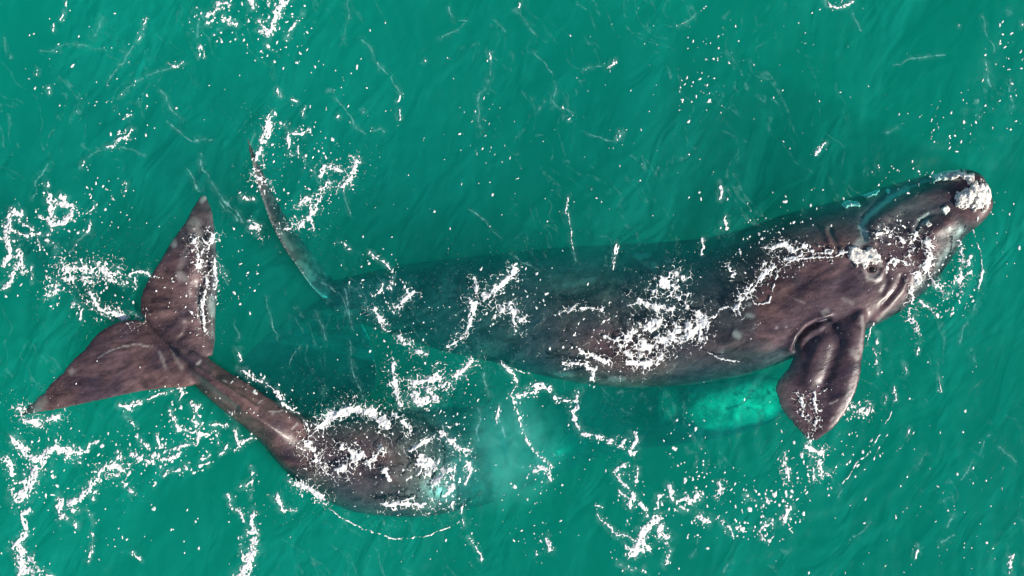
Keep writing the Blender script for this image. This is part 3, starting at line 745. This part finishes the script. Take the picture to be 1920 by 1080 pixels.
LACE = """
16|120,508 145,503 165,500 190,508 215,515;13|105,535 125,525 145,525 170,530;7|90,555 110,540;10|165,535 175,560 190,580 215,590 240,598 262,597;10|185,888 197,876 212,870 228,880;10|40,765 45,785 70,795 110,780
16|600,800 620,780 660,765 700,775 730,800;17|578,835 590,862 605,875 640,880 670,862;9|690,870 705,858 715,838;12|640,840 665,850;9|770,845 800,828 830,815;14|790,870 800,860 812,872 805,888;9|815,905 830,890 845,880
9|800,730 830,725 850,710 870,690 890,672;10|740,770 755,790 770,805;9|735,680 738,710 745,740 750,760;9|560,905 590,920 610,935;8|720,945 770,945 810,950;10|840,820 870,850 880,880;14|770,720 800,715 820,705
7|840,650 860,640 875,620 885,590 890,570;12|885,570 905,560 930,540 955,520 965,505;14|940,580 960,580 975,600;8|890,520 895,545;9|700,580 720,610;8|745,630 770,650 790,660;8|740,580 760,560 775,545
26|1180,665 1210,650 1240,640 1270,625 1300,605;20|1170,640 1200,620 1235,605;18|1230,545 1250,530 1270,550 1290,575;13|1280,520 1260,510 1240,530;14|1180,680 1210,685 1240,670;16|1280,640 1300,620 1320,600;8|1110,690 1080,680 1060,685
12|1190,560 1220,575 1260,580;7|1160,640 1130,630;9|1090,660 1140,680;6|1050,590 1080,575 1130,580
10|1380,575 1400,550 1430,515 1460,490 1500,480;9|1440,470 1470,455 1490,470 1510,460;6|1520,470 1560,475 1590,468;9|1385,560 1395,545 1410,530;6|1365,500 1375,520
10|1720,520 1735,500 1745,480 1738,452;7|1705,490 1710,455 1720,430;6|1675,485 1710,495;8|1740,515 1765,540 1770,550;7|1640,440 1660,432 1685,445 1695,455;7|1712,540 1708,570 1705,600;5|1725,565 1745,580;7|1800,450 1805,490 1800,530
6|1710,585 1718,620 1722,630;8|1510,835 1520,842 1537,850 1538,870 1540,890;7|1500,745 1505,770 1515,790;6|1525,735 1530,770 1528,800;10|1515,815 1512,830;10|400,445 380,470 375,500;9|365,450 372,480;6|390,520 380,570 385,620;5|400,480 405,540
8|600,360 615,345;7|560,385 580,370 590,395;9|530,430 560,425 585,400;6|480,300 495,260 505,225;8|475,320 490,335 500,345;7|600,330 610,310 640,320;7|640,350 660,330 670,300;5|585,430 580,400 600,370;6|1470,850 1475,875 1478,900;6|1600,765 1625,775 1632,760;6|1350,905 1345,930
"""
THIN = """
2.2|1310,655 1325,640 1325,612 1350,580 1365,574 1375,580 1386,562 1408,556 1412,570 1425,571 1440,566 1447,545 1462,502 1482,490 1510,483 1560,481 1592,470 1612,468;1.6|1320,655 1350,672 1400,680;1.4|610,945 640,970 680,990 740,1010 800,1005 850,985;1.6|1650,815 1630,850 1605,870 1595,890 1580,905;1.4|1665,815 1650,840 1640,860
1.4|1825,430 1840,480 1840,512;1.5|1515,735 1530,740 1545,730 1550,725;1.5|500,720 520,735;1.4|1658,760 1650,775;1.4|1676,755 1668,785 1660,795;1.2|1705,822 1695,835 1680,848;1.6|785,925 770,935 740,940;1.5|930,680 960,690 990,700;1.4|1065,400 1072,440 1075,470;1.3|1160,460 1150,505
"""
WISP = """
3|250,85 235,105 220,130 200,160;2.5|5,65 10,90 18,110;2.5|75,92 100,95 130,87 175,90 200,95;3|330,120 300,130 270,150 240,165;3|315,230 335,250 360,262 400,265;6|372,30 368,70;5|190,40 180,65;3|300,170 320,205 345,230
3|650,5 650,40 645,80;4|678,75 690,95 705,120;4|705,120 730,145 745,170;3|625,180 645,205 665,235 685,250;3|700,240 720,250;3|918,110 918,145 905,170 893,175;4|893,178 895,205 903,250;3|840,10 860,38 875,40;2.5|870,45 850,62 820,70;2.5|925,35 945,60
3|970,25 985,45 1005,65;3|1003,97 1020,120 1035,135;3|1025,187 1010,210;3|1045,160 1040,190 1055,207 1075,212;2.5|1100,250 1120,258 1145,268;2.5|1098,131 1130,128;3|1300,25 1285,40;4|1600,28 1612,50;3|1845,30 1850,60 1860,95;2.5|1680,120 1740,105 1770,108;3|1660,250 1680,235
3|165,295 185,280 200,275;2.5|225,275 250,285 270,293;3|377,290 380,320 395,345 415,370 440,400 455,415;4|355,320 375,355;3|60,370 75,330 95,310;4|170,435 150,450 130,475;3|190,495 140,505;3|470,270 475,250;3|415,380 430,400 445,412
3|560,290 570,315;4|590,310 600,340;3|640,350 650,380 660,400;2.5|880,390 915,420 940,445;3|600,530 635,555 660,600;3|645,540 655,590 665,620;3|1062,375 1070,430 1078,490;3|960,480 985,495 1020,505;4|840,600 870,580 885,560;3|860,620 850,640
3|1760,680 1765,710;3|1600,770 1615,790;4|1735,850 1720,870;3|1850,815 1835,850;4|1825,870 1805,895;3|1785,930 1770,945;4|1785,965 1775,990;5|1790,1005 1770,1020;3|1580,920 1570,935;3|1635,980 1600,1005;4|1830,575 1820,590;4|1810,600 1800,640;4|1820,660 1825,680;3|1310,1010 1300,1040;4|1365,1060 1355,1075
3|500,560 510,600 520,640;3|590,590 610,640;3|655,640 660,700 690,760;2.5|560,650 540,680;3|440,610 445,640;5|905,690 915,740;5|895,770 900,830;4|930,780 950,820;3|1880,840 1905,870;4|1895,150 1900,200;4|1850,120 1860,160
"""
# cx, cy, rx, ry, count, size
FLECK = """
1340,110,60,110,70,1.6;1305,190,40,45,35,1.3;1790,235,70,50,60,1.7;1880,150,50,110,55,1.8;1690,330,60,35,35,1.6;1500,400,110,50,60,1.7;1300,830,60,70,70,1.6;1340,950,100,80,120,2.0;1440,960,70,60,110,2.2
1520,880,60,60,80,1.9;1610,850,50,40,40,1.9;1610,775,30,25,50,1.8;1780,540,50,60,130,1.8;1700,470,60,60,150,1.6;1660,440,40,40,50,1.5;1450,480,90,45,140,1.7;1250,620,90,60,90,1.3;1130,640,110,60,90,1.6;1060,560,120,60,50,1.5
950,560,80,70,110,1.7;760,620,110,80,120,1.7;700,520,70,60,80,1.7;680,830,100,80,110,1.5;820,870,80,80,90,1.6;760,940,110,40,80,1.7;590,900,50,50,60,1.7;560,330,90,100,170,1.7;520,60,70,70,90,1.8;410,40,60,50,50,1.8
70,440,80,80,110,1.9;170,540,90,70,120,2.0;120,870,120,70,110,2.0;280,850,110,60,110,1.9;370,780,70,50,70,1.8;480,730,60,50,40,1.8;160,110,120,100,40,1.7;250,200,80,60,30,1.7;650,180,80,90,45,1.4;910,240,60,70,40,1.4
1160,150,200,120,35,1.2;1650,120,260,120,40,1.4;1600,1000,250,80,60,1.5;1800,950,120,120,40,1.5;380,560,30,90,90,1.6;330,560,40,50,25,1.4;1000,950,60,90,80,1.5;1080,870,70,40,25,1.3;1180,960,50,90,60,1.9;450,500,40,120,40,1.6
900,350,220,120,45,1.4;1150,330,200,90,30,1.4;200,380,60,50,70,1.6;1740,760,120,120,25,1.4;1870,420,50,120,30,1.5;900,1000,200,70,30,1.5;250,1000,150,60,40,1.6;600,760,80,40,25,1.5;860,760,60,60,80,1.6;1380,610,60,60,12,1.1;1560,660,60,90,40,1.1;960,540,980,560,420,1.25
"""
def strokes(txt):
    for it in txt.replace("\n", ";").split(";"):
        it = it.strip()
        if it:
            w, pts = it.split("|"); yield float(w), P(pts)

GX0, GY0, GX1, GY1, ST = -40, -30, 1960, 1110, 1.0
fx, fy = np.meshgrid(np.arange(GX0, GX1, ST), np.arange(GY0, GY1, ST))
WX = fx + 7.0 * (fbm(fx / 15, fy / 15, 101, 3) - 0.5) + 3.2 * (fbm(fx / 4.5, fy / 4.5, 105, 2) - 0.5)
WY = fy + 7.0 * (fbm(fx / 15, fy / 15, 103, 3) - 0.5) + 3.2 * (fbm(fx / 4.5, fy / 4.5, 107, 2) - 0.5)
NW = fbm(fx / 10, fy / 10, 109, 3)
NW2 = fbm(fx / 8, fy / 8, 110, 3, 0.6)
NB = fbm(fx / 5, fy / 8, 111, 2)
NH = fbm(fx / 4.2, fy / 4.2, 113, 2)
RID = 1 - np.abs(2 * fbm((WX + 0.6 * WY) / 9, WY / 9, 115, 3) - 1)        # ridged web
RID2 = 1 - np.abs(2 * fbm((WX - 0.4 * WY) / 13, WY / 15, 119, 3, 0.45) - 1)

W1, W2 = worley(WX + 4 * NW, WY + 4 * NB, 11.0, 201)
V1, V2 = worley(WX, WY, 6.0, 207)
WEB = np.minimum((W2 - W1) * 11.0, (V2 - V1) * 6.0 + 0.9)            # distance to a web of bubble-film edges, in pixels

def window(pts, pad):
    xs = [q[0] for q in pts]; ys = [q[1] for q in pts]
    i0 = max(0, int((min(ys) - pad - GY0) / ST)); i1 = min(fx.shape[0], int((max(ys) + pad - GY0) / ST) + 2)
    j0 = max(0, int((min(xs) - pad - GX0) / ST)); j1 = min(fx.shape[1], int((max(xs) + pad - GX0) / ST) + 2)
    return slice(i0, i1), slice(j0, j1)

F = np.full(fx.shape, -1.0)
for w, pts in strokes(FO):
    sl = window(pts, w * 2.2 + 8)
    hw = (0.68 if w >= 8 else 0.58) * w * np.clip(3.6 * (NW2[sl] - 0.27), 0.75 if w >= 8 else 0, 1.8)
    f = 1 - seg_dist(WX[sl], WY[sl], pts) / np.maximum(hw, 0.3)
    f = f - 6.4 * np.clip(NB[sl] - 0.60, 0, 1) * (w < 4.5) - np.clip(NH[sl] - 0.70, 0, 1) * 9
    if w >= 5: f = f - 1.25 * np.clip(1.25 - V1[sl] / 0.34, 0, 1) * np.clip(4 * (NH[sl] - 0.40), 0, 1)
    F[sl] = np.maximum(F[sl], np.clip(f, -1, 1))
for w, pts in strokes(LACE):
    sl = window(pts, w * 2 + 8)
    e_ = 1 - seg_dist(WX[sl], WY[sl], pts) / (w * 1.25)
    th_ = 1.9 * np.clip(e_ + 0.25, 0, 1) * np.clip(3.2 * (NW2[sl] - 0.30), 0, 1.5)
    f = np.maximum(1 - WEB[sl] / np.maximum(th_, 0.05), 2.2 * (np.clip(e_, 0, 1) * (0.25 + 1.3 * NW[sl]) - 0.68))
    f = np.where(e_ > -0.15, f, -1)
    F[sl] = np.maximum(F[sl], np.clip(f, -1, 1))
WEB2 = np.abs((W2 - W1) * 11.0)
for w, pts in strokes(LACE):
    sl = window(pts, w * 4 + 12)
    e_ = 1 - seg_dist(WX[sl], WY[sl], pts) / (w * 1.9 + 8)
    th_ = 1.25 * np.clip(e_, 0, 1) ** 0.6 * np.clip(4.5 * (NW[sl] - 0.42), 0, 1.4)
    F[sl] = np.maximum(F[sl], np.clip(0.8 * (1 - WEB2[sl] / np.maximum(th_, 0.04)), -1, 1))
for w, pts in strokes(THIN):
    sl = window(pts, 14)
    jx = fx[sl] + 5 * (NW[sl] - 0.5); jy = fy[sl] + 5 * (NB[sl] - 0.5)
    f = 1 - seg_dist(jx, jy, pts) / np.maximum(0.05, w * 3.2 * (NW2[sl] - 0.33)) - 5 * np.clip(NB[sl] - 0.62, 0, 1)
    F[sl] = np.maximum(F[sl], np.clip(f, -1, 1))
FK = np.full(fx.shape, -1.0)
fr = np.random.default_rng(23)
def HZ_SKIP(px, py): return not (600 < px < 1760 and 430 < py < 720 or 560 < px < 900 and 760 < py < 970)
def fleck(px, py, s_):
    el = 1.0 + 0.9 * fr.random(); an = fr.normal(1.75, 0.5)
    i0 = int((py - GY0) / ST); j0 = int((px - GX0) / ST); R = int(s_ * el / ST) + 3
    if i0 < R or j0 < R or i0 >= fx.shape[0] - R - 1 or j0 >= fx.shape[1] - R - 1: return
    sl = (slice(i0 - R, i0 + R + 1), slice(j0 - R, j0 + R + 1))
    dx = WX[sl] - px; dy = WY[sl] - py
    u_ = dx * math.cos(an) + dy * math.sin(an); v_ = -dx * math.sin(an) + dy * math.cos(an)
    FK[sl] = np.maximum(FK[sl], 1 - np.sqrt((u_ / (s_ * el)) ** 2 + (v_ / s_) ** 2))
for txt, dens in ((FO, 0.20), (LACE, 0.06)):
    for w, pts in strokes(txt):
        L = sum(math.dist(p0, p1) for p0, p1 in zip(pts[:-1], pts[1:])) + w
        for _ in range(int(L * dens * (0.5 + w / 10))):
            k = fr.integers(0, max(1, len(pts) - 1)); t = fr.random(); p0 = pts[k]; p1 = pts[min(k + 1, len(pts) - 1)]
            fleck(p0[0] + (p1[0] - p0[0]) * t + fr.normal(0, 2.5 + 0.9 * w), p0[1] + (p1[1] - p0[1]) * t + fr.normal(0, 2.5 + 0.9 * w), 0.75 + 1.1 * fr.random() ** 3)
for it in FLECK.replace("\n", ";").split(";"):
    if not it.strip(): continue
    cx, cyy, rx, ry, cnt, sz = [float(q) for q in it.split(",")]
    for _ in range(int(cnt * (0.72 if HZ_SKIP(cx, cyy) else 0.45))):
        r = math.sqrt(fr.random()); t = fr.random() * 6.283
        fleck(cx + rx * r * math.cos(t), cyy + ry * r * math.sin(t), sz * (0.5 + 0.9 * fr.random() ** 2.4) * (1.6 if fr.random() < 0.06 else 1.0))

fm, nt, out = new_mat("sea_foam")
tc = nd(nt, "ShaderNodeTexCoord")
v = nd(nt, "ShaderNodeTexNoise"); v.inputs["Scale"].default_value = 26; v.inputs["Detail"].default_value = 5; v.inputs["Roughness"].default_value = 0.7
cr = nd(nt, "ShaderNodeValToRGB"); e = cr.color_ramp.elements
e[0].position = 0.25; e[0].color = (0.66, 0.70, 0.71, 1); e[1].position = 0.6; e[1].color = (0.87, 0.85, 0.83, 1)
p = nd(nt, "ShaderNodeBsdfPrincipled"); p.inputs["Roughness"].default_value = 0.5
bp = nd(nt, "ShaderNodeBump"); bp.inputs["Strength"].default_value = 0.5; bp.inputs["Distance"].default_value = 0.03
nt.links.new(tc.outputs["Object"], v.inputs["Vector"]); nt.links.new(v.outputs[0], cr.inputs[0]); nt.links.new(cr.outputs[0], p.inputs["Base Color"])
nt.links.new(v.outputs[0], bp.inputs["Height"]); nt.links.new(bp.outputs[0], p.inputs["Normal"])
at = nd(nt, "ShaderNodeAttribute", attribute_name="veil")
ad = nd(nt, "ShaderNodeMath", operation='MULTIPLY_ADD'); nt.links.new(v.outputs[0], ad.inputs[0]); ad.inputs[1].default_value = 0.55; nt.links.new(at.outputs["Fac"], ad.inputs[2])
mr = nd(nt, "ShaderNodeMapRange", interpolation_type='SMOOTHSTEP'); mr.inputs["From Min"].default_value = 0.20; mr.inputs["From Max"].default_value = 0.72
nt.links.new(ad.outputs[0], mr.inputs[0]); nt.links.new(mr.outputs[0], p.inputs["Alpha"])
nt.links.new(p.outputs[0], out.inputs["Surface"])

# height map of the whales where they stand above the water, on a coarse grid
hx, hy = np.meshgrid(np.arange(20, 1880, 5.0), np.arange(240, 980, 5.0))
HXw, HYw = px2w(hx.ravel(), hy.ravel())
HZ = drape(HXw, HYw, [bvhA, bvhB]).reshape(hx.shape)
def whale_z(px, py):
    u_ = np.clip((px - 20) / 5.0, 0, hx.shape[1] - 1.001); v_ = np.clip((py - 240) / 5.0, 0, hx.shape[0] - 1.001)
    i = v_.astype(int); j = u_.astype(int); a_ = u_ - j; b_ = v_ - i
    q = np.maximum(HZ, -3.0)
    return (q[i, j] * (1 - a_) + q[i, j + 1] * a_) * (1 - b_) + (q[i + 1, j] * (1 - a_) + q[i + 1, j + 1] * a_) * b_

wpx = top[:, 0] / S + 960; wpy = 540 - top[:, 1] / S
wz = np.where((wpx > 20) & (wpx < 1875) & (wpy > 240) & (wpy < 975), whale_z(wpx, wpy), -3.0)
bub_shade = np.clip(0.06 + 0.5 * (-0.2 - wz), 0.06, 1.0)
for cpx, cpy, rx, ry, a_ in ((570, 640, 190, 120, 0.7), (800, 500, 260, 110, 0.6), (1120, 770, 200, 70, 0.5)):   # bubble film thinned to paint in shade between and beside the whales
    bub_shade = bub_shade * (1 - a_ * np.exp(-((wpx - cpx) / rx) ** 2 - ((wpy - cpy) / ry) ** 2))
bg = np.ones((NY, NX)); bg[:] = bub_shade.reshape(NY, NX)
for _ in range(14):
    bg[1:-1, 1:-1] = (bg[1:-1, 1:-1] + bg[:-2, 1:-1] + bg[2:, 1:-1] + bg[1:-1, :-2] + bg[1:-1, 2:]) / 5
bub_shade = np.concatenate([bg.ravel(), np.ones(len(water.data.vertices) - NX * NY)])
chn = np.zeros(NX * NY)
for cpx, cpy, rx, ry, a_ in ((730, 860, 150, 85, 1.0), (1200, 610, 190, 85, 0.8), (1725, 470, 60, 80, 0.9), (800, 720, 110, 60, 0.8), (920, 580, 90, 70, 0.8), (1440, 490, 110, 45, 0.7), (385, 520, 28, 130, 0.9), (1510, 770, 50, 60, 0.8), (560, 350, 90, 100, 0.5)):
    chn = np.maximum(chn, a_ * np.exp(-((wpx - cpx) / rx) ** 2 - ((wpy - cpy) / ry) ** 2))
chn = np.concatenate([chn, np.zeros(len(water.data.vertices) - NX * NY)])
at = water.data.attributes.new("churn", 'FLOAT', 'POINT'); at.data.foreach_set("value", chn.astype(np.float32))
at = water.data.attributes.new("bubbles", 'FLOAT', 'POINT'); at.data.foreach_set("value", bub_shade.astype(np.float32))  # bubble film amount, lowered where shade is painted in

def foam_mesh(name, field, thick, mat, lift, attr=False):
    pos, val, tris = contour(field, GX0, GY0, ST)
    X_, Y_ = px2w(pos[:, 0], pos[:, 1])
    base = np.maximum(sea(X_, Y_), whale_z(pos[:, 0], pos[:, 1]))
    z = base + lift + thick * np.sqrt(np.clip(val * 2.2, 0, 1)) * (0.55 + 0.9 * vnoise(pos[:, 0] / 4.0, pos[:, 1] / 4.0, 131))
    o = link_mesh(name, np.stack([X_, Y_, z], 1), tris=tris, mat=mat)
    if attr:
        at = o.data.attributes.new("veil", 'FLOAT', 'POINT'); at.data.foreach_set("value", np.clip(val, 0, 1).astype(np.float32))
    return o
foam = foam_mesh("sea_foam", F, 0.026, fm, 0.002, attr=True)
tag(foam, "white sea foam in strings and lacy patches floating round the whales, some strokes standing in for sun glints", "foam", kind="stuff")
flecks = foam_mesh("foam_flecks", FK, 0.016, fm, 0.002, attr=True)
tag(flecks, "tiny white foam flecks and bubbles scattered over the green water, some standing in for sun glints", "foam flecks", kind="stuff")

# thin veils of bubbles drawn out on the surface
WF = np.zeros(fx.shape)
RIDS = 1 - np.abs(2 * fbm((fx * 0.45 + fy * 0.9 + 30 * NW) / 40, (fx * 0.9 - fy * 0.45 + 22 * NW) / 7, 161, 4, 0.6) - 1)
for w, pts in strokes(WISP):
    sl = window(pts, w * 3 + 14)
    jx = fx[sl] + 16 * (fbm(fx[sl] / 30, fy[sl] / 30, 141, 3) - 0.5); jy = fy[sl] + 16 * (fbm(fx[sl] / 30, fy[sl] / 30, 143, 3) - 0.5)
    d_ = seg_dist(jx, jy, pts)
    f = 0.8 * np.exp(-(d_ / (w * 0.34)) ** 2) * np.clip(2.6 * (NW2[sl] - 0.25), 0, 1.1) + 0.2 * np.exp(-(d_ / (w * 3.2)) ** 2) * np.clip((RIDS[sl] - 0.55) / 0.45, 0, 1)
    WF[sl] = np.maximum(WF[sl], f)
for txt in (FO, LACE):
    for w, pts in strokes(txt):
        sl = window(pts, w * 3 + 14)
        d_ = seg_dist(WX[sl], WY[sl], pts)
        WF[sl] = np.maximum(WF[sl], 0.34 * np.exp(-(d_ / (w * 1.1 + 4)) ** 2) * np.clip(2.4 * (NW[sl] - 0.22), 0, 1.2) + 0.05 * (d_ < w))
ang = math.radians(62)
ru = (fx * math.cos(ang) + fy * math.sin(ang)); rv = (-fx * math.sin(ang) + fy * math.cos(ang))
ru2 = ru + 60 * (fbm(fx / 120, fy / 120, 151, 2) - 0.5); rv2 = rv + 120 * (fbm(fx / 140, fy / 140, 153, 3) - 0.5)
rr_ = 1 - np.abs(2 * fbm(ru2 / 190, rv2 / 42, 155, 4, 0.62) - 1)
cover = np.clip((fbm(fx / 210, fy / 210, 157, 2) - 0.36) * 3.2, 0, 1)
WF = np.maximum(WF, 0.30 * np.clip((rr_ - 0.92) / 0.08, 0, 1) ** 1.2 * cover * np.clip(2.6 * (NW2 - 0.25), 0, 1.2))
WF *= np.clip(0.35 + 1.1 * (-0.25 - whale_z(fx, fy)), 0.35, 1)
WF = WF - 0.06
vm, nt, out = new_mat("bubble_veil")
at = nd(nt, "ShaderNodeAttribute", attribute_name="veil")
tc = nd(nt, "ShaderNodeTexCoord")
v = nd(nt, "ShaderNodeTexNoise"); v.inputs["Scale"].default_value = 14; v.inputs["Detail"].default_value = 6; v.inputs["Roughness"].default_value = 0.7
mr = nd(nt, "ShaderNodeMapRange"); mr.inputs["From Min"].default_value = 0.3; mr.inputs["From Max"].default_value = 0.75; mr.inputs["To Max"].default_value = 0.62
mu = nd(nt, "ShaderNodeMath", operation='MULTIPLY')
df = nd(nt, "ShaderNodeBsdfDiffuse"); df.inputs["Color"].default_value = (0.40, 0.80, 0.80, 1)
tr = nd(nt, "ShaderNodeBsdfTransparent"); mxs = nd(nt, "ShaderNodeMixShader")
nt.links.new(tc.outputs["Object"], v.inputs["Vector"]); nt.links.new(v.outputs[0], mr.inputs[0]); nt.links.new(mr.outputs[0], mu.inputs[0]); nt.links.new(at.outputs["Fac"], mu.inputs[1])
nt.links.new(mu.outputs[0], mxs.inputs[0]); nt.links.new(tr.outputs[0], mxs.inputs[1]); nt.links.new(df.outputs[0], mxs.inputs[2]); nt.links.new(mxs.outputs[0], out.inputs["Surface"])
veil = foam_mesh("bubble_veil", WF, 0.0, vm, 0.004, attr=True)
tag(veil, "faint pale streaks of fine bubbles drawn out across the water", "bubbles", kind="stuff")

# ------------------------------------------------------------------ milky cloud of stirred-up bubbles beside the diving whale
cm, nt, out = new_mat("bubble_cloud")
tc = nd(nt, "ShaderNodeTexCoord")
gr_ = nd(nt, "ShaderNodeTexGradient", gradient_type='SPHERICAL'); nt.links.new(tc.outputs["Object"], gr_.inputs[0])
nz = nd(nt, "ShaderNodeTexNoise"); nz.inputs["Scale"].default_value = 2.6; nz.inputs["Detail"].default_value = 4; nz.inputs["Distortion"].default_value = 1.2
nt.links.new(tc.outputs["Object"], nz.inputs["Vector"])
mr = nd(nt, "ShaderNodeMapRange"); mr.inputs["From Min"].default_value = 0.38; mr.inputs["From Max"].default_value = 0.66
nt.links.new(nz.outputs[0], mr.inputs[0])
mu = nd(nt, "ShaderNodeMath", operation='MULTIPLY'); nt.links.new(gr_.outputs["Fac"], mu.inputs[0]); nt.links.new(mr.outputs[0], mu.inputs[1])
mu2 = nd(nt, "ShaderNodeMath", operation='MULTIPLY'); nt.links.new(mu.outputs[0], mu2.inputs[0]); mu2.inputs[1].default_value = 3.6
sv = nd(nt, "ShaderNodeVolumeScatter"); sv.inputs["Color"].default_value = (0.86, 0.82, 0.66, 1); nt.links.new(mu2.outputs[0], sv.inputs["Density"])
nt.links.new(sv.outputs[0], out.inputs["Volume"])
bm = bmesh.new(); bmesh.ops.create_icosphere(bm, subdivisions=3, radius=1.0)
me = bpy.data.meshes.new("bubble_cloud"); bm.to_mesh(me); bm.free(); me.materials.append(cm)
cloud = bpy.data.objects.new("bubble_cloud", me); COL.objects.link(cloud)
cx, cyy = px2w(955, 850)
cloud.location = (cx, cyy, -0.75); cloud.scale = (1.35, 1.5, 0.6); cloud.rotation_euler = (0, 0, math.radians(-20))
tag(cloud, "milky underwater cloud of bubbles beside the bending whale's back", "bubbles", kind="stuff")
